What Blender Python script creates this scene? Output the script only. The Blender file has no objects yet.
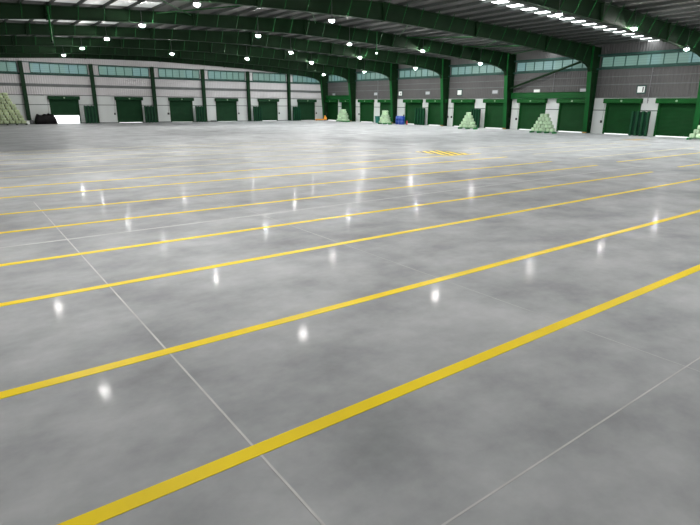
import bpy, bmesh, math, random
from mathutils import Vector, Matrix, noise
random.seed(7)
sc = bpy.context.scene
COL = sc.collection

# ------------------------------------------------------------------ dimensions (metres)
H = 2.0
XR, XL = 40.35, -2.35            # side walls
YG, YB = 59.42, -16.0            # end wall seen in the photo, wall behind the camera
FR = [59.1, 53.1, 45.5, 37.9, 30.3, 22.7, 14.95, 7.5, -0.1, -7.7]      # roof frames, far to near
FR_SEEN = [y for y in FR if y > 6]
RIDGE = 19.0
def top_z(x):  return 7.05 - (0.036 if x > RIDGE else 0.047) * abs(x - RIDGE)    # top of rafters
def sheet_z(x): return top_z(x) + 0.15
BOT = [(-2.35, 4.6), (-1.2, 5.0), (0.8, 5.42), (4.5, 5.76), (10, 6.05), (15, 6.14), (19, 6.17), (24, 6.03), (28.6, 5.88), (32.9, 5.62), (35.5, 5.45), (37.2, 5.30), (38.2, 5.14), (38.8, 4.98), (39.15, 4.78), (39.3, 4.5)]
def bot_z(x):
    for (a, za), (b, zb) in zip(BOT, BOT[1:]):
        if a <= x <= b: return za + (zb - za) * (x - a) / (b - a)
    return BOT[-1][1]

# ------------------------------------------------------------------ materials
def new_mat(name):
    m = bpy.data.materials.new(name); m.use_nodes = True
    nt = m.node_tree; b = nt.nodes['Principled BSDF']
    return m, nt, b
def paint(name, col, rough=0.5, var=0.12, scale=2.0, spec=0.5, metal=0.0, bump=None):
    m, nt, b = new_mat(name)
    N, L = nt.nodes, nt.links
    tc = N.new('ShaderNodeTexCoord'); no = N.new('ShaderNodeTexNoise')
    no.inputs['Scale'].default_value = scale; no.inputs['Detail'].default_value = 4
    L.new(tc.outputs['Object'], no.inputs['Vector'])
    r = N.new('ShaderNodeValToRGB')
    r.color_ramp.elements[0].position = 0.3; r.color_ramp.elements[1].position = 0.7
    r.color_ramp.elements[0].color = tuple(c * (1 - var) for c in col) + (1,)
    r.color_ramp.elements[1].color = tuple(min(1, c * (1 + var)) for c in col) + (1,)
    L.new(no.outputs['Fac'], r.inputs['Fac']); L.new(r.outputs['Color'], b.inputs['Base Color'])
    b.inputs['Roughness'].default_value = rough; b.inputs['Metallic'].default_value = metal
    b.inputs['Specular IOR Level'].default_value = spec
    if bump:                                            # (axis, period, strength): ribs pressed into the sheet
        sep = N.new('ShaderNodeSeparateXYZ'); L.new(tc.outputs['Object'], sep.inputs[0])
        mu = N.new('ShaderNodeMath'); mu.operation = 'MULTIPLY'; mu.inputs[1].default_value = 2 * math.pi / bump[1]
        si = N.new('ShaderNodeMath'); si.operation = 'SINE'
        bp = N.new('ShaderNodeBump'); bp.inputs['Strength'].default_value = bump[2]; bp.inputs['Distance'].default_value = 0.03
        L.new(sep.outputs[bump[0]], mu.inputs[0]); L.new(mu.outputs[0], si.inputs[0]); L.new(si.outputs[0], bp.inputs['Height'])
        L.new(bp.outputs['Normal'], b.inputs['Normal'])
    return m
def glow(name, col, strength, var=None):
    m, nt, b = new_mat(name)
    N, L = nt.nodes, nt.links
    b.inputs['Base Color'].default_value = (0.6, 0.6, 0.6, 1)
    b.inputs['Emission Color'].default_value = col + (1,)
    b.inputs['Emission Strength'].default_value = strength
    return m

M = {}
M['steel_green'] = paint('green painted steel', (0.006, 0.030, 0.011), 0.5, 0.2, 1.2, spec=0.12)
M['steel_green_dark'] = paint('dark green painted steel', (0.006, 0.022, 0.0075), 0.6, 0.2, 1.2, spec=0.12)
M['steel_bright'] = paint('bright green painted steel', (0.006, 0.080, 0.017), 0.45, 0.15, 1.2, spec=0.12)  # on column inner flanges this tone also carries painted light
M['shutter'] = paint('green shutter slats', (0.006, 0.050, 0.012), 0.5, 0.12, 1.5, bump=('Z', 0.09, 0.5), spec=0.12)
M['shutter_dull'] = paint('dull green shutter slats', (0.011, 0.046, 0.019), 0.5, 0.12, 1.5, bump=('Z', 0.09, 0.5), spec=0.12)
M['hood'] = paint('green shutter hood', (0.004, 0.066, 0.011), 0.45, 0.1, 1.5, spec=0.12)
M['gate_post'] = paint('green gate post', (0.008, 0.052, 0.022), 0.45, 0.15, 2, spec=0.12)
M['gate'] = paint('dark green folded gate', (0.006, 0.032, 0.018), 0.5, 0.15, 2, spec=0.12)
M['roof'] = paint('grey roof sheet', (0.13, 0.13, 0.125), 0.6, 0.15, 0.5, bump=('Y', 0.25, 0.5), spec=0.12)
M['purlin'] = paint('dull grey green purlin steel', (0.055, 0.062, 0.058), 0.5, 0.15, 1, spec=0.12)
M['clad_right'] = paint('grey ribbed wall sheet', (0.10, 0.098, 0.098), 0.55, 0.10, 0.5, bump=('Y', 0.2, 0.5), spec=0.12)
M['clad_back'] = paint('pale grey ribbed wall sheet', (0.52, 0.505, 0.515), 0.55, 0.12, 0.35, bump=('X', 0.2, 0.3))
M['white_panel'] = paint('off white lower wall panel', (0.56, 0.59, 0.58), 0.5, 0.06, 0.5)
M['joint_dark'] = paint('dark wall rail', (0.05, 0.075, 0.065), 0.6)
M['rail_grey'] = paint('grey wall rail', (0.11, 0.12, 0.12), 0.6)
M['frame_teal'] = paint('dark teal window frame', (0.03, 0.075, 0.062), 0.5, spec=0.12)
M['white'] = paint('white plastic', (0.75, 0.78, 0.76), 0.4, 0.03)
M['emblem'] = paint('pale green emblem', (0.22, 0.34, 0.22), 0.4, 0.03)
M['black'] = paint('black plastic', (0.012, 0.013, 0.014), 0.5)
M['pipe_grey'] = paint('grey conduit', (0.16, 0.16, 0.17), 0.5)
M['lamp_body'] = paint('grey lamp housing', (0.06, 0.065, 0.065), 0.4)
M['bale'] = paint('pale green bale wrap', (0.42, 0.58, 0.38), 0.55, 0.10, 3)
M['bale_old'] = paint('dull pale green bale wrap', (0.40, 0.47, 0.26), 0.6, 0.12, 3)
M['strap'] = paint('light bale strap', (0.47, 0.62, 0.42), 0.5)
M['pallet'] = paint('green plastic pallet', (0.015, 0.20, 0.05), 0.45)
M['pallet_dark'] = paint('dark pallet', (0.03, 0.05, 0.025), 0.6)
M['tarp'] = paint('black tarpaulin', (0.008, 0.007, 0.008), 0.6, 0.4, 3, spec=0.1)
M['sack'] = paint('grey sack', (0.10, 0.105, 0.11), 0.7)
M['blue'] = paint('blue plastic drum', (0.015, 0.06, 0.33), 0.35)
M['teal'] = paint('teal plastic bin', (0.01, 0.15, 0.12), 0.4)
M['red'] = paint('red painted cylinder', (0.35, 0.03, 0.03), 0.35)
M['orange'] = paint('orange painted steel', (0.85, 0.34, 0.03), 0.4)
M['yellow_steel'] = paint('yellow painted steel', (0.45, 0.27, 0.04), 0.5)
M['hazard_dark'] = paint('dark hazard paint', (0.06, 0.05, 0.03), 0.4)
M['concrete_out'] = paint('outdoor concrete', (0.7, 0.7, 0.68), 0.8)
M['lamp_on'] = glow('lit lamp lens', (1.0, 0.98, 0.95), 560)
M['lamp_off'] = glow('dim lamp lens', (0.75, 1.0, 0.85), 1.2)
M['sky_on'] = glow('daylit roof panel', (0.95, 1.0, 1.0), 4.5)
M['sky_dim'] = glow('dim daylit roof panel', (0.93, 1.0, 0.95), 0.13)  # weaker glow for the pale patches on the left slope

def vary_by_object(m, amount):
    nt = m.node_tree; N, L = nt.nodes, nt.links; b = N['Principled BSDF']
    src = b.inputs['Base Color'].links[0].from_socket
    oi = N.new('ShaderNodeObjectInfo'); mr = N.new('ShaderNodeMapRange')
    mr.inputs['To Min'].default_value = 1 - amount; mr.inputs['To Max'].default_value = 1 + amount * 0.6
    L.new(oi.outputs['Random'], mr.inputs['Value'])
    vm = N.new('ShaderNodeVectorMath'); vm.operation = 'SCALE'
    L.new(src, vm.inputs[0]); L.new(mr.outputs['Result'], vm.inputs['Scale']); L.new(vm.outputs['Vector'], b.inputs['Base Color'])
vary_by_object(M['bale'], 0.28); vary_by_object(M['bale_old'], 0.28)
def line_paint(name, col):
    m, nt, b = new_mat(name); N, L = nt.nodes, nt.links
    tc = N.new('ShaderNodeTexCoord'); no = N.new('ShaderNodeTexNoise'); no.inputs['Scale'].default_value = 1.3; no.inputs['Detail'].default_value = 6
    L.new(tc.outputs['Object'], no.inputs['Vector'])
    r = N.new('ShaderNodeValToRGB'); r.color_ramp.elements[0].position = 0.3; r.color_ramp.elements[1].position = 0.7
    r.color_ramp.elements[0].color = tuple(c * 0.88 for c in col) + (1,); r.color_ramp.elements[1].color = col + (1,)
    L.new(no.outputs['Fac'], r.inputs['Fac']); L.new(r.outputs['Color'], b.inputs['Base Color'])
    b.inputs['Roughness'].default_value = 0.4; b.inputs['Specular IOR Level'].default_value = 0.06
    return m
M['line'] = line_paint('yellow floor paint', (0.93, 0.70, 0.010))
M['line_sheen'] = line_paint('sheen-paled yellow floor paint', (0.66, 0.60, 0.36))  # yellow paint lightened in colour to carry the grazing sheen on far lines
M['line_faded'] = line_paint('faded orange floor paint', (0.55, 0.36, 0.10))

def pane_mat():
    m, nt, b = new_mat('teal daylit pane'); N, L = nt.nodes, nt.links
    tc = N.new('ShaderNodeTexCoord'); sep = N.new('ShaderNodeSeparateXYZ'); L.new(tc.outputs['Object'], sep.inputs[0])
    ad = N.new('ShaderNodeMath'); ad.operation = 'ADD'; L.new(sep.outputs['X'], ad.inputs[0]); L.new(sep.outputs['Y'], ad.inputs[1])
    mp = N.new('ShaderNodeCombineXYZ')
    sc1 = N.new('ShaderNodeMath'); sc1.operation = 'DIVIDE'; sc1.inputs[1].default_value = 0.9; L.new(ad.outputs[0], sc1.inputs[0])
    fl = N.new('ShaderNodeMath'); fl.operation = 'FLOOR'; L.new(sc1.outputs[0], fl.inputs[0])
    L.new(fl.outputs[0], mp.inputs['X'])
    wn = N.new('ShaderNodeTexWhiteNoise'); wn.noise_dimensions = '1D'; L.new(fl.outputs[0], wn.inputs['W'])
    r = N.new('ShaderNodeValToRGB')
    r.color_ramp.elements[0].color = (0.038, 0.072, 0.060, 1); r.color_ramp.elements[1].color = (0.045, 0.092, 0.098, 1)
    e = r.color_ramp.elements.new(0.5); e.color = (0.045, 0.09, 0.076, 1)
    L.new(wn.outputs['Value'], r.inputs['Fac'])
    zz = N.new('ShaderNodeMath'); zz.operation = 'MULTIPLY'; zz.inputs[1].default_value = 36; L.new(sep.outputs['Z'], zz.inputs[0])
    si = N.new('ShaderNodeMath'); si.operation = 'SINE'; L.new(zz.outputs[0], si.inputs[0])
    ma = N.new('ShaderNodeMath'); ma.operation = 'MULTIPLY_ADD'; ma.inputs[1].default_value = 0.18; ma.inputs[2].default_value = 0.95; L.new(si.outputs[0], ma.inputs[0])
    b.inputs['Base Color'].default_value = (0.07, 0.11, 0.10, 1)
    L.new(r.outputs['Color'], b.inputs['Emission Color']); L.new(ma.outputs[0], b.inputs['Emission Strength'])
    b.inputs['Roughness'].default_value = 0.5
    return m
M['pane'] = pane_mat()

def floor_mat():
    m, nt, b = new_mat('polished grey concrete'); N, L = nt.nodes, nt.links
    tc = N.new('ShaderNodeTexCoord')
    def nz(scale, det, rough=0.55, dist=0.0, sx=1, sy=1):
        mp = N.new('ShaderNodeMapping'); mp.inputs['Scale'].default_value = (sx, sy, 1); L.new(tc.outputs['Object'], mp.inputs['Vector'])
        n = N.new('ShaderNodeTexNoise'); n.inputs['Scale'].default_value = scale; n.inputs['Detail'].default_value = det
        n.inputs['Roughness'].default_value = rough; n.inputs['Distortion'].default_value = dist
        L.new(mp.outputs['Vector'], n.inputs['Vector']); return n
    n1 = nz(0.55, 3, 0.5, 0.3); n2 = nz(1.7, 5, 0.58, 0.0, 0.8, 1.0); n3 = nz(9, 4, 0.6)
    a1 = N.new('ShaderNodeMath'); a1.operation = 'MULTIPLY_ADD'; a1.inputs[1].default_value = 0.45; L.new(n1.outputs['Fac'], a1.inputs[0])
    a2 = N.new('ShaderNodeMath'); a2.operation = 'MULTIPLY_ADD'; a2.inputs[1].default_value = 0.50; L.new(n2.outputs['Fac'], a2.inputs[0])
    a3 = N.new('ShaderNodeMath'); a3.operation = 'MULTIPLY'; a3.inputs[1].default_value = 0.10; L.new(n3.outputs['Fac'], a3.inputs[0])
    L.new(a3.outputs[0], a2.inputs[2]); L.new(a2.outputs[0], a1.inputs[2])
    r = N.new('ShaderNodeValToRGB'); r.color_ramp.elements[0].position = 0.36; r.color_ramp.elements[1].position = 0.68
    r.color_ramp.elements[0].color = (0.262, 0.272, 0.280, 1); r.color_ramp.elements[1].color = (0.49, 0.505, 0.515, 1)
    L.new(a1.outputs[0], r.inputs['Fac']); L.new(r.outputs['Color'], b.inputs['Base Color'])
    rr = N.new('ShaderNodeMapRange'); rr.inputs['From Min'].default_value = 0.3; rr.inputs['From Max'].default_value = 0.7
    rr.inputs['To Min'].default_value = 0.36; rr.inputs['To Max'].default_value = 0.46
    L.new(n2.outputs['Fac'], rr.inputs['Value']); L.new(rr.outputs['Result'], b.inputs['Roughness'])
    b.inputs['Specular IOR Level'].default_value = 0.006
    b.inputs['Coat Weight'].default_value = 0.02; b.inputs['Coat Roughness'].default_value = 0.085; b.inputs['Coat IOR'].default_value = 1.45
    bp = N.new('ShaderNodeBump'); bp.inputs['Strength'].default_value = 0.015; bp.inputs['Distance'].default_value = 0.01
    n4 = nz(1.6, 3); L.new(n4.outputs['Fac'], bp.inputs['Height']); L.new(bp.outputs['Normal'], b.inputs['Normal']); L.new(bp.outputs['Normal'], b.inputs['Coat Normal'])
    return m
M['floor'] = floor_mat()
M['joint'] = paint('pale joint filler', (0.50, 0.50, 0.49), 0.5, 0.15, 3)
M['joint_faint'] = paint('faint joint filler', (0.40, 0.41, 0.41), 0.4, 0.1, 3)

# ------------------------------------------------------------------ mesh helpers
def mesh_obj(name, bm, mat, parent=None, smooth=False):
    me = bpy.data.meshes.new(name)
    bmesh.ops.recalc_face_normals(bm, faces=bm.faces)
    bm.to_mesh(me); bm.free()
    for m_ in (mat if isinstance(mat, (list, tuple)) else [mat]): me.materials.append(m_)
    if smooth:
        for p in me.polygons: p.use_smooth = True
    o = bpy.data.objects.new(name, me); COL.objects.link(o)
    if parent: o.parent = parent
    return o
def empty(name, loc=(0, 0, 0), rz=0.0):
    o = bpy.data.objects.new(name, None); COL.objects.link(o)
    o.location = loc; o.rotation_euler = (0, 0, rz); o.empty_display_size = 0.2
    return o
def tag(o, label=None, cat=None, group=None, kind=None):
    if label: o['label'] = label
    if cat: o['category'] = cat
    if group: o['group'] = group
    if kind: o['kind'] = kind
    return o
def box(bm, x0, x1, y0, y1, z0, z1, mi=0, bevel=0.0):
    r = bmesh.ops.create_cube(bm, size=1)
    for v in r['verts']:
        v.co = Vector(((x0 + x1) / 2 + v.co.x * (x1 - x0), (y0 + y1) / 2 + v.co.y * (y1 - y0), (z0 + z1) / 2 + v.co.z * (z1 - z0)))
    fs = {f for v in r['verts'] for f in v.link_faces}
    for f in fs: f.material_index = mi
    if bevel:
        bmesh.ops.bevel(bm, geom=list({e for v in r['verts'] for e in v.link_edges}), offset=bevel, segments=2, affect='EDGES', profile=0.5)
def B(*a, **k):
    bm = bmesh.new(); box(bm, *a, **k); return bm
def cyl(bm, p0, p1, r0, r1=None, n=12, mi=0):
    p0, p1 = Vector(p0), Vector(p1); d = p1 - p0
    r = bmesh.ops.create_cone(bm, cap_ends=True, segments=n, radius1=r0, radius2=r0 if r1 is None else r1, depth=d.length)
    q = d.to_track_quat('Z', 'Y').to_matrix().to_4x4(); q.translation = (p0 + p1) / 2
    bmesh.ops.transform(bm, matrix=q, verts=r['verts'])
    for f in {f for v in r['verts'] for f in v.link_faces}: f.material_index = mi
def lathe(bm, prof, n=20, c=(0, 0)):
    rings = []
    for r_, z in prof:
        rings.append([bm.verts.new((c[0] + r_ * math.cos(2 * math.pi * i / n), c[1] + r_ * math.sin(2 * math.pi * i / n), z)) for i in range(n)])
    for a, b in zip(rings, rings[1:]):
        for i in range(n): bm.faces.new((a[i], a[(i + 1) % n], b[(i + 1) % n], b[i]))
    bm.faces.new(rings[0][::-1]); bm.faces.new(rings[-1])
def prism_xz(bm, poly, y0, y1):                         # polygon in the XZ plane, given thickness along Y
    a = [bm.verts.new((x, y0, z)) for x, z in poly]; b = [bm.verts.new((x, y1, z)) for x, z in poly]
    bm.faces.new(a); bm.faces.new(b[::-1]); n = len(poly)
    for i in range(n): bm.faces.new((a[i], a[(i + 1) % n], b[(i + 1) % n], b[i]))
def strip_xz(bm, path, y0, y1, t):                      # flange of thickness t that follows a path in XZ
    for (xa, za), (xb, zb) in zip(path, path[1:]):
        prism_xz(bm, [(xa, za), (xb, zb), (xb, zb + t), (xa, za + t)], y0, y1)
def copy_tree(o, parent=None):
    c = o.copy(); COL.objects.link(c)
    if parent: c.parent = parent
    for ch in list(o.children): copy_tree(ch, c)
    return c
ORD = ['nearest', 'second', 'third', 'fourth', 'fifth', 'sixth', 'seventh', 'eighth', 'ninth', 'tenth', 'eleventh', 'twelfth', 'thirteenth', 'fourteenth', 'fifteenth', 'sixteenth']
NTH = ['first'] + ORD[1:]

# ------------------------------------------------------------------ floor, joints
fl = mesh_obj('floor', B(XL - 0.2, XR + 0.0, YB - 0.2, YG + 0.0, -0.25, 0.0), M['floor'])
tag(fl, 'polished grey concrete warehouse floor with cloudy mottling', 'floor', kind='structure')
mesh_obj('floor_joint', B(1.164 - 0.008, 1.164 + 0.008, YB, 12.6, 0.0, 0.0015), M['joint'], fl)
mesh_obj('floor_joint', B(XL, XR, 1.404 - 0.006, 1.404 + 0.006, 0.0, 0.0015), M['joint'], fl)
mesh_obj('floor_joint', B(4.44 - 0.007, 4.44 + 0.007, YB, 12.6, 0.0, 0.001), M['joint_faint'], fl)
mesh_obj('floor_joint', B(XL, 20, 8.75 - 0.03, 8.75 + 0.03, 0.0, 0.001), M['joint_faint'], fl)
out = mesh_obj('floor_outside', bmesh.new(), M['concrete_out'])
bm = bmesh.new(); box(bm, XL - 8, XR + 0.21, YG + 0.21, YG + 16, -0.3, -0.02); box(bm, XR + 0.21, XR + 12, YB - 2, YG + 16, -0.3, -0.02); bm.to_mesh(out.data); bm.free()
tag(out, 'sunlit concrete yard seen under the shutters', 'ground', kind='structure')

# ------------------------------------------------------------------ yellow floor lines
LY = [2.478, 4.102, 6.15, 7.758, 9.796, 11.476, 13.526, 15.17, 17.2, 18.84, 20.9, 22.5, 24.55, 26.2]
ENDX = [36, 36, 36, 17.94, 18.3, 18.06, 18.1, 18.4, 16.2, 16.2, 16.2, 16.2, 16.2, 16.2]
for i, (y, xe) in enumerate(zip(LY, ENDX)):
    w = 0.055
    o = mesh_obj('floor_line', B(XL + 0.3, xe, y - w, y + w, 0.0, 0.003), M['line' if y < 16 else 'line_sheen'])
    nm = 'nearest' if i == 0 else ORD[i]
    tag(o, f'{nm} long {"yellow" if y < 16 else "sheen-paled yellow"} floor line counted from the camera' if i else 'nearest long yellow painted line crossing the bottom of the floor', 'floor marking', 'yellow lane lines on the floor')
for i, (y, x0, x1) in enumerate([(7.9, 20.2, 31), (9.98, 20.05, 31), (11.55, 20.1, 31), (13.7, 20.1, 31), (15.3, 20.1, 31), (17.3, 20.1, 31)]):
    o = mesh_obj('floor_line', B(x0, x1, y - 0.05, y + 0.05, 0.0, 0.003), M['line' if i < 2 else 'line_sheen'])
    tag(o, f'{ORD[i]} yellow floor line of the block beyond the aisle, towards right wall', 'floor marking', 'yellow lane lines beyond the aisle')

def clip_poly(poly, a, b, c):                            # keep a*x+b*y <= c
    res = []
    for i in range(len(poly)):
        p, q = poly[i], poly[(i + 1) % len(poly)]
        dp, dq = a * p[0] + b * p[1] - c, a * q[0] + b * q[1] - c
        if dp <= 0: res.append(p)
        if dp * dq < 0:
            t = dp / (dp - dq); res.append((p[0] + (q[0] - p[0]) * t, p[1] + (q[1] - p[1]) * t))
    return res
def hatch(x0, x1, y0, y1, ang, period, duty, mats, label):
    bm = bmesh.new(); box(bm, x0, x1, y0, y1, 0.0, 0.002, 1)
    nx, ny = math.cos(ang), math.sin(ang)
    rect = [(x0, y0), (x1, y0), (x1, y1), (x0, y1)]
    ds = [nx * p[0] + ny * p[1] for p in rect]
    k = math.floor(min(ds) / period)
    while k * period < max(ds):
        p = clip_poly(clip_poly(rect, nx, ny, (k + duty) * period), -nx, -ny, -k * period)
        if len(p) >= 3:
            a = [bm.verts.new((x, y, 0.0035)) for x, y in p]; f = bm.faces.new(a); f.material_index = 0
        k += 1
    o = mesh_obj('hatched_floor_marking', bm, mats)
    tag(o, label, 'floor marking'); return o
hatch(16.5, 17.9, 15.2, 17.3, math.radians(-28), 0.36, 0.52, [M['line'], M['hazard_dark']], 'yellow and dark hatched rectangle painted on the middle of the floor')
hatch(33.9, 36.0, 16.0, 16.9, math.radians(45), 0.4, 0.55, [M['line_faded'], M['floor']], 'faded orange hatched patch on the floor before the folded gate at right')

# ------------------------------------------------------------------ walls
RD = []                                                   # right doors: centre Y, first-in-bay flag, bay index
for k, (c1, c2) in enumerate([(20.27, 16.5), (28.02, 24.2), (35.68, 31.75), (42.7, 39.2), (50.75, 47.0), (58.0, 54.6)]):
    RD += [(c1, True, k), (c2, False, k)]
GD = [9.45, 15.5, 21.0, 26.32, 31.75, 37.25]
DW, DH = 2.45, 2.28                                       # shutter opening
def wall_segments(lo, hi, centres):
    edges = sorted(centres); segs = []; p = lo
    for c in edges:
        segs.append((p, c - DW / 2)); p = c + DW / 2
    segs.append((p, hi)); return segs
ZP = 2.62
wr = tag(empty('wall_right', (XR, 20, 0)), 'grey metal right wall with white lower panels and green shutters', 'wall', kind='structure')
bm = bmesh.new()
for a, b in wall_segments(YB, YG + 0.2, [d[0] for d in RD]): box(bm, 0, 0.2, a - 20, b - 20, 0, DH)
box(bm, 0, 0.2, YB - 20, YG + 0.2 - 20, DH, ZP)
mesh_obj('lower_panel', bm, M['white_panel'], wr)
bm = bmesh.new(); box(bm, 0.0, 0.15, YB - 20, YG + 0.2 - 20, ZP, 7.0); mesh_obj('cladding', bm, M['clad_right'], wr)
wb = tag(empty('wall_back', (20, YG, 0)), 'pale grey metal end wall with white lower panels and green shutters', 'wall', kind='structure')
bm = bmesh.new()
for a, b in wall_segments(XL, XR + 0.2, GD): box(bm, a - 20, b - 20, 0, 0.2, 0, DH)
box(bm, XL - 20, XR + 0.2 - 20, 0, 0.2, DH, ZP)
mesh_obj('lower_panel', bm, M['white_panel'], wb)
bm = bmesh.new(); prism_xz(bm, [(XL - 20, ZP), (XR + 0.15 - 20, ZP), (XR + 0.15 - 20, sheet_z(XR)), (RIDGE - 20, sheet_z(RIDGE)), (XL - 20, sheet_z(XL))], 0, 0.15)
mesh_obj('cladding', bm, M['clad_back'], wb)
o = mesh_obj('wall_left', B(XL - 0.2, XL, YB - 0.2, YG + 0.2, 0, 7.0), M['clad_back']); tag(o, 'grey metal wall along the left side', 'wall', kind='structure')
o = mesh_obj('wall_front', B(XL - 0.2, XR + 0.2, YB - 0.2, YB, 0, 7.6), M['clad_back']); tag(o, 'grey metal wall behind the camera', 'wall', kind='structure')

# rails along the walls
tn = 0
def trim(bm, mat, label):
    global tn
    tn += 1
    tag(mesh_obj(f'trim_{tn}', bm, mat), label, 'trim', kind='structure')
def rail_right(z, h, d, mat, label):
    bm = bmesh.new()
    segs = wall_segments(6, YG, [d_[0] for d_ in RD]) if z < DH else [(6, YG)]
    for a, b in segs: box(bm, XR - d, XR, a, b, z - h / 2, z + h / 2)
    trim(bm, mat, label)
def rail_back(z, h, d, mat, label):
    bm = bmesh.new()
    segs = wall_segments(XL, XR, GD) if z < DH else [(XL, XR)]
    for a, b in segs: box(bm, a, b, YG - d, YG, z - h / 2, z + h / 2)
    trim(bm, mat, label)
rail_right(1.74, 0.06, 0.03, M['joint_dark'], 'thin dark joint across white panels of the right wall')
rail_right(ZP + 0.03, 0.07, 0.05, M['rail_grey'], 'grey rail capping the white panels of the right wall')
rail_right(3.58, 0.07, 0.06, M['rail_grey'], 'lower grey girt on the upper right wall')
rail_right(4.14, 0.05, 0.06, M['rail_grey'], 'upper grey girt on the upper right wall')
rail_right(4.72, 0.13, 0.10, M['frame_teal'], 'dark sill rail under the right wall window strip')
rail_right(5.68, 0.14, 0.10, M['frame_teal'], 'dark head rail above the right wall window strip')
rail_back(1.76, 0.06, 0.03, M['joint_dark'], 'thin dark joint across white panels of the end wall')
rail_back(ZP + 0.03, 0.07, 0.05, M['rail_grey'], 'grey rail capping the white panels of the end wall')
rail_back(3.54, 0.26, 0.06, M['rail_grey'], 'broad grey girt on the upper end wall')
rail_back(4.52, 0.16, 0.10, M['frame_teal'], 'dark sill rail under the end wall window strip')
rail_back(5.56, 0.08, 0.08, M['frame_teal'], 'dark head rail above the end wall window strip')
bm = bmesh.new()
for a, b in wall_segments(XL, XR, GD): box(bm, a, b, YG - 0.03, YG, 0.0, 0.07)
tag(mesh_obj('baseboard_back', bm, M['rail_grey']), 'dark grey skirting at the foot of the end wall', 'baseboard', kind='structure')

# window strips, bay by bay
GC = [0.55, 6.24, 12.2, 18.1, 23.6, 29.1, 34.6]           # end wall columns (X)
wn = 0
def window(axis, a, b, z0, z1, n, label):
    global wn
    wn += 1
    bmf, bmp = bmesh.new(), bmesh.new()
    w = (b - a) / n
    for i in range(n + 1):
        c = a + i * w
        if axis == 'Y': box(bmf, XR - 0.07, XR, c - 0.03, c + 0.03, z0, z1)
        else: box(bmf, c - 0.03, c + 0.03, YG - 0.07, YG, z0, z1)
    for z in (z0, z1):
        if axis == 'Y': box(bmf, XR - 0.07, XR, a, b, z - 0.03, z + 0.03)
        else: box(bmf, a, b, YG - 0.07, YG, z - 0.03, z + 0.03)
    if axis == 'Y': box(bmp, XR - 0.03, XR - 0.005, a, b, z0, z1)
    else: box(bmp, a, b, YG - 0.03, YG - 0.005, z0, z1)
    f = tag(mesh_obj(f'window_{wn}', bmf, M['frame_teal']), label, 'window', kind='structure')
    mesh_obj('pane', bmp, M['pane'], f)
frs = sorted(FR_SEEN)
for i, (a, b) in enumerate(zip(frs, frs[1:])):
    window('Y', a + 0.35, b - 0.35, 4.83, 5.56, 8, f'teal window strip high on the right wall, bay {i} from the camera' if i else 'teal window strip high on the right wall, outside the right edge of the picture')
gcs = GC + [XR - 0.6]
for i, (a, b) in enumerate(zip(gcs, gcs[1:])):
    window('X', a + 0.75, b - 0.3, 4.64, 5.48, 6, f'teal window strip high on the end wall, bay {i} from the left edge' if i else 'teal window strip high on the end wall, at far left above the big bale stack')

# ------------------------------------------------------------------ roof: sheet, purlins, skylights
bm = bmesh.new()
prism_xz(bm, [(XL - 0.2, sheet_z(XL - 0.2)), (RIDGE, sheet_z(RIDGE)), (XR + 0.2, sheet_z(XR + 0.2)), (XR + 0.2, sheet_z(XR + 0.2) + 0.12), (RIDGE, sheet_z(RIDGE) + 0.12), (XL - 0.2, sheet_z(XL - 0.2) + 0.12)], YB - 0.2, YG + 0.2)
ceil = tag(mesh_obj('ceiling', bm, M['roof']), 'low pitched grey sheet metal roof on purlins', 'ceiling', kind='structure')
px0 = 22.6 - 1.19 * 20
PX = [px0 + 1.19 * i for i in range(36) if XL + 0.1 < px0 + 1.19 * i < XR - 0.15]
pur = None
for x in PX:
    z = top_z(x)
    if pur is None:
        bm = bmesh.new(); L0 = YG - YB
        box(bm, -0.006, 0.006, YB, YG, 0.0, 0.148); box(bm, 0, 0.06, YB, YG, 0.0, 0.01); box(bm, -0.06, 0.0, YB, YG, 0.138, 0.148); box(bm, 0.053, 0.06, YB, YG, 0, 0.025)
        pur = mesh_obj('purlin', bm, M['purlin'], ceil); o = pur
    else:
        o = pur.copy(); COL.objects.link(o)
    o.location = (x, 0, z)
frs_all = sorted(FR)
for i, (a, b) in enumerate(zip(frs_all, frs_all[1:])):
    c = (a + b) / 2 + 0.0
    def panel(x0, x1, y0, y1, mat, label):
        global wn
        wn += 1
        bm = bmesh.new()
        prism_xz(bm, [(x0, sheet_z(x0) - 0.012), (x1, sheet_z(x1) - 0.012), (x1, sheet_z(x1) - 0.002), (x0, sheet_z(x0) - 0.002)], y0, y1)
        tag(mesh_obj(f'window_{wn}', bm, mat), label, 'skylight', kind='structure')
    nb = i - 2 if i >= 3 else None
    where = f'bay {i - 2} from the camera' if i >= 3 else f'bay {3 - i} behind the front of the picture'
    panel(20.6, 40.33, c - 0.36, c + 0.36, M['sky_on'], f'bright skylight strip on the right roof slope, {where}')
    panel(-1.5, 9.8, b - 2.0, b - 0.16, M['sky_dim'], f'dim skylight strip on the left roof slope, {where}')

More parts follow.
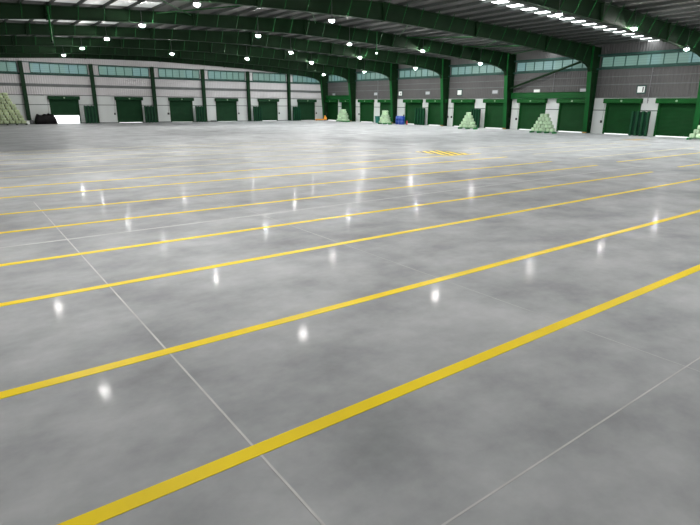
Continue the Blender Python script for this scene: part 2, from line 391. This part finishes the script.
# ------------------------------------------------------------------ portal frames
BOTP = BOT
def make_rafter():
    r = empty('roof_rafter', (0, 0, 0))
    xs = [p[0] for p in BOT]
    web = [(x, bot_z(x)) for x in xs] + [(39.3, top_z(39.3)), (RIDGE, top_z(RIDGE)), (XL, top_z(XL))]
    bm = bmesh.new(); prism_xz(bm, web, -0.01, 0.01); mesh_obj('web', bm, M['steel_green_dark'], r)
    bm = bmesh.new(); strip_xz(bm, BOT, -0.13, 0.13, 0.02); mesh_obj('bottom_flange', bm, M['steel_green_dark'], r)
    bm = bmesh.new(); strip_xz(bm, [(XL, top_z(XL) - 0.02), (RIDGE, top_z(RIDGE) - 0.02), (39.3, top_z(39.3) - 0.02)], -0.13, 0.13, 0.02); mesh_obj('top_flange', bm, M['steel_green_dark'], r)
    for x in (4.6, 11.8, RIDGE, 26.2, 33.4):               # bolted splice plates
        mesh_obj('splice_plate', B(x - 0.03, x + 0.03, -0.14, 0.14, bot_z(x) - 0.04, top_z(x)), M['steel_green_dark'], r)
    for x in PX:
        if 0 < x < 38.6:
            bm = bmesh.new(); cyl(bm, (x, -0.12, bot_z(x) + 0.02), (x, -0.52, top_z(x) + 0.03), 0.018, n=6)
            mesh_obj('fly_brace', bm, M['steel_bright'], r)
    return r
def make_column():
    c = empty('steel_column', (XR, 0, 0))
    # built relative to the wall line: inner flange leans into the hall as it rises
    path = [(-0.58, 0.02), (-0.80, 2.6), (-1.0, 4.5), (-1.05, top_z(39.3))]
    ztop = top_z(XR) - 0.02
    bm = bmesh.new(); prism_xz(bm, [(-0.05, 0.02)] + path + [(-0.05, ztop)], -0.01, 0.01); mesh_obj('web', bm, M['steel_green_dark'], c)
    bm = bmesh.new()
    for (xa, za), (xb, zb) in zip(path, path[1:]): prism_xz(bm, [(xa - 0.02, za), (xa, za), (xb, zb), (xb - 0.02, zb)], -0.17, 0.17)
    mesh_obj('inner_flange', bm, M['steel_bright'], c)  # greener than the web: light on this face is put into its colour
    mesh_obj('outer_flange', B(-0.06, -0.04, -0.17, 0.17, 0.02, ztop), M['steel_green'], c)
    mesh_obj('base_plate', B(-0.70, -0.01, -0.22, 0.22, 0.0, 0.025), M['steel_green_dark'], c)
    bm = bmesh.new()
    for i in range(2): box(bm, -0.635, -0.60, -0.18, 0.18, 0.03 + i * 0.05, 0.03 + i * 0.05 + 0.05, i % 2)
    mesh_obj('hazard_band', bm, [M['yellow_steel'], M['hazard_dark']], c)
    mesh_obj('stiffener', B(-1.0, -0.06, -0.15, 0.15, 4.5, 4.52), M['steel_green_dark'], c)
    return c
raf = colm = None
for i, y in enumerate(sorted(FR)):
    if raf is None: raf = make_rafter(); o = raf
    else: o = copy_tree(raf)
    o.location = (0, y, 0)
    n = i - 2                                              # 1 = first frame in the picture
    if y == 59.1: lab = 'dark green roof rafter against the end wall, farthest of all'
    elif n >= 1: lab = f'dark green deep roof rafter spanning the hall, {ORD[n - 1]} in the picture from the camera'
    else: lab = f'dark green roof rafter outside the top of the picture, number {1 - n} back'
    tag(o, lab, 'rafter', 'roof rafters')
    if y > 6:
        if colm is None: colm = make_column(); c = colm
        else: c = copy_tree(colm)
        c.location = (XR, y, 0)
        if y == 59.1: lab = 'dark green steel column in the far corner beside the orange pallet truck'
        else: lab = {7.5: 'green steel column of the right wall, outside the right edge of the picture',
                     14.9: 'green steel column at the extreme right edge, beside the last bale pyramid'}.get(math.floor(y * 10) / 10, f'tapered green steel column of the right wall, {NTH[n - 1]} from the right edge')
        tag(c, lab, 'column', 'right wall columns')
gcol = None
for i, x in enumerate(GC):
    if gcol is None:
        gcol = empty('wall_column', (x, 0, 0)); bm = bmesh.new()
        box(bm, -0.16, 0.16, -0.18, -0.16, 0.02, 5.62); box(bm, -0.16, 0.16, 0.14, 0.16, 0.02, 5.62); box(bm, -0.01, 0.01, -0.16, 0.14, 0.02, 5.62)
        mesh_obj('shaft', bm, M['steel_green'], gcol)
        mesh_obj('base_plate', B(-0.22, 0.22, -0.22, 0.2, 0, 0.02), M['steel_green_dark'], gcol)
        o = gcol
    else: o = copy_tree(gcol)
    o.location = (x, YG - 0.24, 0)
    tag(o, f'slim green steel column on the end wall, {NTH[i - 1]} from the left' if i else 'slim green steel column behind the big bale stack, outside the left edge', 'column', 'end wall columns')

# tubes bracing the roof in one bay, just below the skylight there
for i, (x, dx) in enumerate([(9.0, 2.6), (12.35, -2.6), (17.1, 2.6), (24.2, 2.6), (30.1, -2.6), (32.8, 2.6), (35.7, -2.2), (38.0, 1.6)]):
    xa, xb = x - dx, min(x + dx, 39.6)
    bm = bmesh.new(); cyl(bm, (xa, 22.83, top_z(xa) - 0.10), (xb, 30.17, top_z(xb) - 0.10), 0.03, n=8)
    tag(mesh_obj('roof_brace_tube', bm, M['hood']), f'slanting green brace tube under the roof, {NTH[i]} from the left in the braced bay', 'brace', 'roof brace tubes')
bm = bmesh.new(); cyl(bm, (39.85, 22.9, 5.55), (39.85, 30.1, 3.45), 0.09, n=10)
tag(mesh_obj('wall_brace_tube', bm, M['steel_green_dark']), 'thick dark green diagonal brace across the right wall window strip', 'brace')
for a, b, lab in ((22.9, 30.1, 'broad bright green beam above the two shutters of the braced bay'), (53.3, 58.9, 'broad green beam above the two shutters in the far corner')):
    bm = bmesh.new(); box(bm, 40.0, 40.02, a, b, 2.62, 3.08); box(bm, 39.9, 40.12, a, b, 2.60, 2.62); box(bm, 39.9, 40.12, a, b, 3.08, 3.10); box(bm, 40.02, XR, a + 0.2, a + 0.26, 2.7, 3.0); box(bm, 40.02, XR, b - 0.26, b - 0.2, 2.7, 3.0)
    tag(mesh_obj('strut_beam', bm, M['steel_bright']), lab, 'beam')

# drop pipes from the roof
def drop_pipe(x, y, z0, lab, lamp):
    p = empty('drop_pipe', (x, y, 0))
    bm = bmesh.new(); cyl(bm, (0, 0, z0), (0, 0, top_z(x) - 0.08), 0.045 if not lamp else 0.03, n=8); mesh_obj('pipe', bm, M['steel_bright'], p)
    bm = bmesh.new(); cyl(bm, (0, 0, z0 - 0.1), (0, 0, z0), 0.07, n=10); mesh_obj('end_fitting', bm, M['lamp_off'] if lamp else M['steel_green'], p)
    for z in (5.95,):
        bm = bmesh.new(); box(bm, -0.06, 0.06, -0.02, 0.3, z - 0.02, z + 0.02); mesh_obj('clamp', bm, M['steel_green'], p)
    tag(p, lab, 'pipe')
drop_pipe(4.63, 29.9, 4.8, 'vertical green pipe hanging from the roof at upper left', False)
drop_pipe(24.52, 29.9, 5.45, 'thin green drop pipe ending in a small dim light, centre of the roof', True)

# ------------------------------------------------------------------ high bay lamps
def make_lamp(on):
    l = empty('high_bay_lamp')
    bm = bmesh.new(); lathe(bm, [(0.135, 0.0), (0.17, 0.02), (0.17, 0.05), (0.12, 0.08), (0.10, 0.15), (0.05, 0.16)], 18); hs = mesh_obj('housing', bm, M['lamp_body'], l)
    bm = bmesh.new(); lathe(bm, [(0.02, -0.10), (0.07, -0.09), (0.11, -0.055), (0.135, 0.0)], 18); mesh_obj('lens', bm, M['lamp_on'] if on else M['lamp_off'], hs)
    bm = bmesh.new(); cyl(bm, (0, 0, 0.15), (0, 0, 1.0), 0.012, n=6); mesh_obj('hanger', bm, M['lamp_body'], l)
    return l
XROW = [2.3, 8.9, 15.55, 22.25, 29.0, 35.5]
ROWN = ['sixth', 'fifth', 'fourth', 'third', 'second', 'first']
LAMP_ON = make_lamp(True); used = False
for fi, y in enumerate(sorted(FR)[:-1]):
    for xi, x in enumerate(XROW):
        if y > 50 and xi in (0, 2, 3, 4): continue
        if (round(y, 1), xi) == (22.7, 4): continue
        if (y < 0 and xi == 0) or (0 < y < 10 and xi in (1, 2, 3, 4)): continue
        if (round(y, 1), xi) in ((22.7, 3), (22.7, 5), (37.9, 2), (45.5, 0), (37.9, 0), (30.3, 0)): continue
        z = 5.85 if xi < 5 else 5.28
        if used: o = copy_tree(LAMP_ON)
        else: o = LAMP_ON; used = True
        ly = y - 0.32
        o.location = (x, ly, z)
        for ch in o.children:
            if ch.name.startswith('hanger'): ch.scale = (1, 1, top_z(x) + 0.02 - z)
        n = fi - 2
        where = f'under {ORD[n - 1]} rafter in picture' if n >= 1 else f'outside the picture top, rafter {1 - n} back'
        tag(o, f'lit round high-bay lamp, {ROWN[xi]} row from right wall, {where}', 'lamp', 'high-bay lamps')

# ------------------------------------------------------------------ roller shutters
dn = 0
def shutter(axis, c, open_h, label, box_side, green):
    """built facing -Y about x = 0, then turned for the right wall"""
    global dn
    dn += 1
    if axis == 'X': root = empty(f'door_{dn}', (c, YG, 0), 0)
    else: root = empty(f'door_{dn}', (XR, c, 0), -math.pi / 2)
    tag(root, label, 'roller shutter', kind='structure')
    h = DW / 2
    mesh_obj('curtain', B(-h + 0.01, h - 0.01, 0.03, 0.06, open_h + 0.06, DH), M[green], root)
    mesh_obj('bottom_bar', B(-h + 0.01, h - 0.01, 0.015, 0.075, open_h, open_h + 0.07), M['white'] if False else M['hood'], root)
    bm = bmesh.new()
    for s in (-1, 1): box(bm, s * h - 0.06, s * h + 0.06, -0.07, 0.0, 0, DH + 0.02)
    mesh_obj('guide_rail', bm, M['hood'] if axis == 'Y' else M['shutter_dull'], root)
    bm = bmesh.new(); box(bm, -h - 0.16, h + 0.16, -0.40, -0.005, DH - 0.04, DH + 0.30, bevel=0.04)
    hd = mesh_obj('hood', bm, M['hood'] if axis == 'Y' else M['shutter_dull'], root)
    bm = bmesh.new(); cyl(bm, (0, -0.40, DH + 0.13), (0, -0.415, DH + 0.13), 0.075, n=16); mesh_obj('emblem', bm, M['emblem'], hd)
    s = box_side
    cb = mesh_obj('control_box', B(s * (h + 0.28) - 0.065, s * (h + 0.28) + 0.065, -0.10, -0.002, 0.80, 0.99), M['black'], root)
    bm = bmesh.new(); cyl(bm, (s * (h + 0.24), -0.03, 1.0), (s * (h + 0.18), -0.03, DH - 0.03), 0.012, n=6); mesh_obj('control_cable', bm, M['pipe_grey'], root)
GLAB = ['half open green shutter with daylight beneath on the end wall, beside the black heap',
        'closed green shutter on the end wall, second from the left', 'closed green shutter on the end wall, third from the left',
        'closed green shutter on the end wall, fourth from the left', 'closed green shutter on the end wall, second from the far corner',
        'closed dark green shutter on the end wall, next to the far corner']
for i, c in enumerate(GD): shutter('X', c, 0.76 if i == 0 else 0.02 + 0.02 * (i in (1, 4)), GLAB[i], -1 if i < 3 else 1, 'shutter_dull')
RLAB = ['green shutter on the right wall left of the last folded gate, lit along its foot', 'rightmost green shutter on the right wall beside the last bale pyramid',
        'green shutter behind the right-hand bale pyramid under the broad green beam', 'green shutter under the broad green beam, right of its bale pyramid',
        'green shutter behind the middle bale pyramid with a single bale on top', 'green shutter right of the middle bale pyramid and folded gate',
        'green shutter behind the blue drums on the right wall', 'green shutter right of the folded gate near the blue drums',
        'green shutter left of the teal bin on the right wall', 'green shutter behind the small bale pyramid right of the teal bin',
        'dark green shutter next to the far corner on the right wall', 'green shutter half hidden by the farthest bale pyramid on the right wall']
for i, (c, first, k) in enumerate(RD): shutter('Y', c, 0.06, RLAB[i], -1 if first else 1, 'shutter')

# dark green folded gates standing by the walls
def gate():
    g = empty('folded_gate')
    for i in range(4):
        x = -0.48 + i * 0.32
        mesh_obj('gate_post', B(x - 0.06, x + 0.06, -0.16, 0.05, 0.0, 1.70), M['gate_post'], g)
    for i in range(3):
        x = -0.32 + i * 0.32
        bm = bmesh.new(); box(bm, x - 0.11, x + 0.11, -0.03, 0.0, 0.03, 1.66)
        for z in (0.3, 0.85, 1.4): box(bm, x - 0.11, x + 0.11, -0.06, 0.01, z - 0.03, z + 0.03)
        mesh_obj('gate_leaf', bm, M['gate'], g)
    return g
G0 = gate(); first = True
for (x, y, rz, s, lab) in [(39.78, 18.62, -math.pi / 2, 1.15, 'dark green folded gate between the two rightmost shutters'),
                        (39.78, 33.68, -math.pi / 2, 0.95, 'dark green folded gate right of the middle bale pyramid'),
                        (39.78, 41.1, -math.pi / 2, 1.25, 'dark green folded gate between blue drums and the next shutter'),
                        (11.55, 58.72, 0, 1.0, 'dark green folded gate right of the half open shutter'),
                        (17.35, 58.72, 0, 1.0, 'dark green folded gate left of the third end wall column'),
                        (22.85, 58.72, 0, 0.95, 'dark green folded gate between third and fourth end wall shutters'),
                        (29.95, 58.72, 0, 1.0, 'dark green folded gate left of the fifth end wall shutter'),
                        (35.4, 58.72, 0, 1.0, 'dark green folded gate left of the corner shutter on the end wall')]:
    if first: o = G0; first = False
    else: o = copy_tree(G0)
    o.location = (x, y, 0); o.rotation_euler = (0, 0, rz); o.scale = (s, 1, 1)
    tag(o, lab, 'gate', 'folded gates')

# ------------------------------------------------------------------ wall signs, conduits
def sign(y, tall, mark, lab):
    s = empty('wall_sign', (XR, y, 3.2), -math.pi / 2)
    h = 0.21 if tall else 0.13; w = 0.25 if tall else 0.28
    mesh_obj('frame', B(-w - 0.08, w + 0.08, -0.03, 0.0, -h - 0.08, h + 0.08), M['frame_teal'] if tall else M['rail_grey'], s)
    mesh_obj('plate', B(-w, w, -0.045, -0.028, -h, h), M['white'] if mark != 'grey' else M['strap_grey'], s)
    if mark == 'glyph': mesh_obj('mark', B(0.02, 0.12, -0.05, -0.044, -0.1, 0.06), M['black'], s)
    if mark == 'side': mesh_obj('mark', B(0.1, 0.18, -0.05, -0.044, -h + 0.04, h - 0.04), M['black'], s)
    tag(s, lab, 'sign', 'signs along the right wall')
M['strap_grey'] = paint('pale grey plastic', (0.42, 0.44, 0.46), 0.4, 0.03)
for y, tall, mark, lab in [(19.16, True, 'side', 'square white sign in a dark frame, rightmost on the right wall'),
                           (23.55, False, 'grey', 'small pale sign just left of the rightmost broad column'),
                           (27.75, False, '', 'small white sign above the broad green beam'),
                           (32.1, False, 'grey', 'small grey sign above the shutter right of the middle pyramid'),
                           (36.35, True, 'none', 'square white sign in a dark frame above the middle bale pyramid'),
                           (40.7, False, 'grey', 'small grey sign left of the middle broad column'),
                           (44.9, True, 'glyph', 'white sign with a dark mark near the blue drums'),
                           (49.15, False, 'grey', 'small grey sign above the teal bin'),
                           (53.45, False, '', 'small white sign above the farthest bale pyramid'),
                           (57.6, False, 'grey', 'small pale sign nearest the far corner')]:
    sign(y, tall, mark, lab)
for y, z0, lab in [(18.55, 2.25, 'thin grey conduit down the right wall above the rightmost gate'), (26.2, 3.15, 'thin grey conduit down the wall above the broad green beam'), (48.7, 2.25, 'thin grey conduit down the right wall above the teal bin')]:
    bm = bmesh.new(); cyl(bm, (XR - 0.10, y, z0), (XR - 0.10, y, 4.66), 0.025, n=8)
    for z in (z0 + 0.2, 3.4, 4.4): box(bm, XR - 0.11, XR + 0.01, y - 0.04, y + 0.04, z - 0.015, z + 0.015)
    tag(mesh_obj('conduit_pipe', bm, M['pipe_grey']), lab, 'pipe')

# ------------------------------------------------------------------ bales on pallets
def bale_mesh(L_, W_, H_, mat):
    bm = bmesh.new(); box(bm, -L_ / 2, L_ / 2, -W_ / 2, W_ / 2, 0, H_, bevel=0.055)
    bmesh.ops.subdivide_edges(bm, edges=[e for e in bm.edges if e.calc_length() > 0.2], cuts=2, use_grid_fill=True)
    for v in bm.verts:
        v.co += Vector((v.co.x * 0.05 * (1 - abs(v.co.z / H_ - 0.5) * 2), 0, 0)) * 0.5
    b = mesh_obj('bale', bm, mat, None, True)
    bm = bmesh.new()
    for dx in (-L_ * 0.2, L_ * 0.2): box(bm, dx - 0.012, dx + 0.012, -W_ / 2 - 0.004, W_ / 2 + 0.004, -0.0, H_ + 0.003)
    mesh_obj('strap', bm, M['strap'], b)
    return b
def pallet(x, y, rz, L_, W_, mat, lab):
    p = empty('pallet', (x, y, 0), rz); bm = bmesh.new()
    n = max(4, int(W_ / 0.16))
    for i in range(n):
        c = -W_ / 2 + (i + 0.5) * W_ / n; box(bm, -L_ / 2, L_ / 2, c - 0.06, c + 0.06, 0.105, 0.13)
    mesh_obj('deck', bm, mat, p)
    bm = bmesh.new(); k = max(3, round(L_ / 0.75) + 1)
    for i in range(k):
        c = -L_ / 2 + 0.05 + i * (L_ - 0.1) / (k - 1); box(bm, c - 0.05, c + 0.05, -W_ / 2, W_ / 2, 0.0, 0.105)
    mesh_obj('runner', bm, mat, p)
    tag(p, lab, 'pallet', 'pallets under bale stacks')
first_bale = [None]
def stack(x, y, rz, rows, L_, H_, depth, mat, pmat, what, pal=True):
    """rows: bale counts from the floor up, each row centred on the one below"""
    pallet(x, y, rz, rows[0] * L_ + 0.12, depth + 0.1, pmat, f'{"dark" if pmat is M["pallet_dark"] else "green"} pallet under the {what}')
    src = None; ca, sa = math.cos(rz), math.sin(rz)
    for r, n in enumerate(rows):
        for i in range(n):
            if src is None: src = bale_mesh(L_ - 0.055, depth, H_ - 0.008, mat); o = src
            else: o = copy_tree(src)
            lx = (i - (n - 1) / 2) * L_ + random.uniform(-0.008, 0.008); ly = random.uniform(-0.02, 0.02)
            o.location = (x + lx * ca - ly * sa, y + lx * sa + ly * ca, 0.131 + r * H_)
            o.rotation_euler = (0, 0, rz)
            tag(o, f'pale green bale, {NTH[i]} from left, {"bottom row" if r == 0 else "row " + str(r + 1) + " from floor"}, {what}', 'bale', f'bales of the {what}')
R = -math.pi / 2
stack(36.95, 24.5, R, [6, 5, 4, 3, 2], 0.325, 0.262, 0.40, M['bale'], M['pallet'], 'pyramid under the green beam')
stack(36.9, 32.05, R, [5, 4, 3, 2, 1], 0.345, 0.262, 0.40, M['bale'], M['pallet'], 'middle wall pyramid')
stack(37.7, 44.3, R, [5, 4, 4, 3, 2, 2], 0.34, 0.215, 0.40, M['bale'], M['pallet'], 'pyramid beside the teal bin')
stack(38.35, 52.9, R, [6, 5, 5, 4, 3, 2], 0.36, 0.22, 0.42, M['bale'], M['pallet'], 'farthest pyramid')
stack(38.3, 13.5, R, [6, 5, 4, 3], 0.385, 0.27, 0.42, M['bale'], M['pallet'], 'pyramid at right edge')
# the tall stack at the far left, its right side stepping in
src = None
pallet(3.9, 57.2, 0, 3.8, 0.9, M['pallet_dark'], 'dark pallet under the tall left stack')
for r in range(11):
    xe = 5.74 - r * 0.105 + random.uniform(-0.11, 0.06)
    n = int((xe - 1.9) / 0.45)
    for i in range(n):
        if src is None: src = bale_mesh(0.40, 0.8, 0.235, M['bale_old']); o = src
        else: o = copy_tree(src)
        o.location = (xe - 0.225 - i * 0.45, 57.2 + random.uniform(-0.02, 0.02), 0.131 + r * 0.24)
        tag(o, f'dull green bale, {NTH[i]} from right, {"bottom row" if r == 0 else "row " + str(r + 1) + " from floor"}, tall left stack', 'bale', 'bales of the tall left stack')

# ------------------------------------------------------------------ things by the walls
def heap():
    bm = bmesh.new(); nx, ny = 28, 14
    vs = {}
    for i in range(nx + 1):
        for j in range(ny + 1):
            u, v = i / nx, j / ny
            x, y = -0.92 + 1.84 * u, -0.5 + 1.0 * v
            e = min(1, min(u, 1 - u) * 7.0) * min(1, min(v, 1 - v) * 5)
            z = (0.86 + 0.16 * noise.noise(Vector((x * 3.2, y * 3, 1.7))) + 0.05 * noise.noise(Vector((x * 9, y * 9, 3)))) * (e ** 0.45)
            if u < 0.12: z *= 0.95
            vs[i, j] = bm.verts.new((x, y, max(z, 0.0)))
    for i in range(nx):
        for j in range(ny): bm.faces.new((vs[i, j], vs[i + 1, j], vs[i + 1, j + 1], vs[i, j + 1]))
    bm.faces.new([vs[i, 0] for i in range(nx + 1)] + [vs[nx, j] for j in range(1, ny + 1)] + [vs[i, ny] for i in range(nx - 1, -1, -1)] + [vs[0, j] for j in range(ny - 1, 0, -1)])
    o = mesh_obj('tarpaulin_heap', bm, M['tarp'], None, True); o.location = (7.5, 58.4, 0)
    tag(o, 'black tarpaulin covered heap beside the half open shutter', 'heap')
heap()
def sack(x, y, s, h, mat, lab):
    bm = bmesh.new(); lathe(bm, [(0.12 * s, 0), (0.17 * s, 0.06), (0.18 * s, h * 0.5), (0.14 * s, h * 0.85), (0.05 * s, h * 0.95), (0.06 * s, h)], 14)
    o = mesh_obj('sack', bm, mat, None, True); o.location = (x, y, 0); tag(o, lab, 'sack')
sack(6.33, 58.45, 1.0, 0.42, M['sack'], 'grey sack standing left of the black heap')
bm = bmesh.new(); box(bm, -0.14, 0.14, -0.12, 0.12, 0, 0.30, bevel=0.01); box(bm, -0.15, 0.15, -0.13, 0.13, 0.30, 0.34, bevel=0.008)
o = mesh_obj('white_box', bm, M['white']); o.location = (5.98, 58.15, 0); tag(o, 'small white lidded box at the foot of the first end wall column', 'box')
def drum(x, y, lab):
    d = empty('blue_drum', (x, y, 0)); d.scale = (1.2, 1.2, 1.0); bm = bmesh.new()
    lathe(bm, [(0.25, 0), (0.28, 0.03), (0.28, 0.26), (0.295, 0.28), (0.28, 0.30), (0.28, 0.56), (0.295, 0.58), (0.28, 0.60), (0.28, 0.80), (0.22, 0.86)], 24)
    bd = mesh_obj('body', bm, M['blue'], d, True)
    bm = bmesh.new(); cyl(bm, (0.12, 0, 0.855), (0.12, 0, 0.89), 0.04, n=12); mesh_obj('bung', bm, M['white'], bd)
    bm = bmesh.new(); lathe(bm, [(0.20, 0.855), (0.215, 0.86), (0.215, 0.875), (0.20, 0.88)], 20); mesh_obj('rim', bm, M['blue'], bd)
    tag(d, lab, 'drum', 'blue drums')
drum(39.1, 43.68, 'blue plastic drum, the left one of the pair on the right wall')
drum(38.85, 42.92, 'blue plastic drum, the right one of the pair on the right wall')
e = empty('fire_extinguisher', (39.0, 42.25, 0)); bm = bmesh.new()
lathe(bm, [(0.085, 0), (0.09, 0.03), (0.09, 0.32), (0.05, 0.40), (0.03, 0.42)], 16); mesh_obj('cylinder', bm, M['red'], e, True)
bm = bmesh.new(); cyl(bm, (0, 0, 0.42), (0, 0, 0.47), 0.03, n=10); box(bm, -0.09, 0.03, -0.012, 0.012, 0.47, 0.495); mesh_obj('valve', bm, M['black'], e)
tag(e, 'small red fire extinguisher right of the blue drums', 'fire extinguisher')
e = empty('waste_bin', (39.35, 47.45, 0), R); bm = bmesh.new()
v = [bm.verts.new(p) for p in [(-0.2, -0.2, 0.03), (0.2, -0.2, 0.03), (0.2, 0.2, 0.03), (-0.2, 0.2, 0.03), (-0.26, -0.27, 0.72), (0.26, -0.27, 0.72), (0.26, 0.27, 0.72), (-0.26, 0.27, 0.72)]]
for f in [(0, 1, 2, 3), (4, 5, 6, 7), (0, 1, 5, 4), (1, 2, 6, 5), (2, 3, 7, 6), (3, 0, 4, 7)]: bm.faces.new([v[i] for i in f])
mesh_obj('body', bm, M['teal'], e); mesh_obj('lid', B(-0.28, 0.28, -0.30, 0.28, 0.72, 0.77, bevel=0.015), M['teal'], e)
for s in (-1, 1):
    bm = bmesh.new(); cyl(bm, (s * 0.20, 0.21, 0.08), (s * 0.25, 0.21, 0.08), 0.08, n=14); mesh_obj('wheel', bm, M['black'], e)
tag(e, 'teal plastic bin with a lid between two shutters of the right wall', 'bin')
# orange pallet truck in the corner
e = empty('pallet_truck', (38.75, 57.75, 0), math.radians(-35))
bm = bmesh.new()
for s in (-1, 1): box(bm, -1.0, 0.1, s * 0.19 - 0.08, s * 0.19 + 0.08, 0.07, 0.20, bevel=0.01)
mesh_obj('fork', bm, M['orange'], e)
bm = bmesh.new(); box(bm, 0.1, 0.44, -0.30, 0.30, 0.10, 0.42, bevel=0.04); box(bm, 0.14, 0.34, -0.16, 0.16, 0.42, 0.64, bevel=0.04); mesh_obj('pump_housing', bm, M['orange'], e)
bm = bmesh.new(); cyl(bm, (0.23, 0, 0.55), (0.48, 0, 0.95), 0.02, n=8); cyl(bm, (0.48, -0.16, 0.95), (0.48, 0.16, 0.95), 0.02, n=8); mesh_obj('handle', bm, M['black'], e)
for dx, r_ in ((0.22, 0.09), (-0.85, 0.04)):
    for s in (-1, 1):
        bm = bmesh.new(); cyl(bm, (dx, s * 0.19 - 0.03, r_), (dx, s * 0.19 + 0.03, r_), r_, n=14); mesh_obj('wheel', bm, M['black'], e)
tag(e, 'low orange pallet truck standing in the far corner', 'pallet truck')
bm = bmesh.new(); box(bm, -0.34, 0.34, -0.09, 0.09, 0, 0.13, bevel=0.03)
o = mesh_obj('wheel_stop', bm, M['black']); o.location = (24.55, 59.2, 0); tag(o, 'low black rubber block at the foot of the end wall', 'wheel stop')

# ------------------------------------------------------------------ daylight outside
w = bpy.data.worlds.new('daylight'); sc.world = w; w.use_nodes = True
bg = w.node_tree.nodes['Background']; bg.inputs['Color'].default_value = (0.95, 0.98, 1.0, 1); bg.inputs['Strength'].default_value = 1.6

# ------------------------------------------------------------------ camera
pit, yaw, rol = (math.radians(v) for v in (16.843, 36.816, 0.4653))
fw = Vector((math.sin(yaw) * math.cos(pit), math.cos(yaw) * math.cos(pit), -math.sin(pit)))
r0 = Vector((math.cos(yaw), -math.sin(yaw), 0)); u0 = r0.cross(fw)
rt = r0 * math.cos(rol) + u0 * math.sin(rol); up = -r0 * math.sin(rol) + u0 * math.cos(rol)
cam = bpy.data.cameras.new('camera'); co = bpy.data.objects.new('camera', cam); COL.objects.link(co)
mw = Matrix((rt, up, -fw)).transposed().to_4x4(); mw.translation = (0, 0, H); co.matrix_world = mw
cam.sensor_width = 36; cam.lens = 36 * 521.77 / 700; cam.clip_start = 0.05; cam.clip_end = 300
sc.camera = co
vs = sc.view_settings
vs.view_transform = 'Standard'; vs.look = 'None'; vs.exposure = 1.13; vs.gamma = 1.0; vs.use_curve_mapping = False
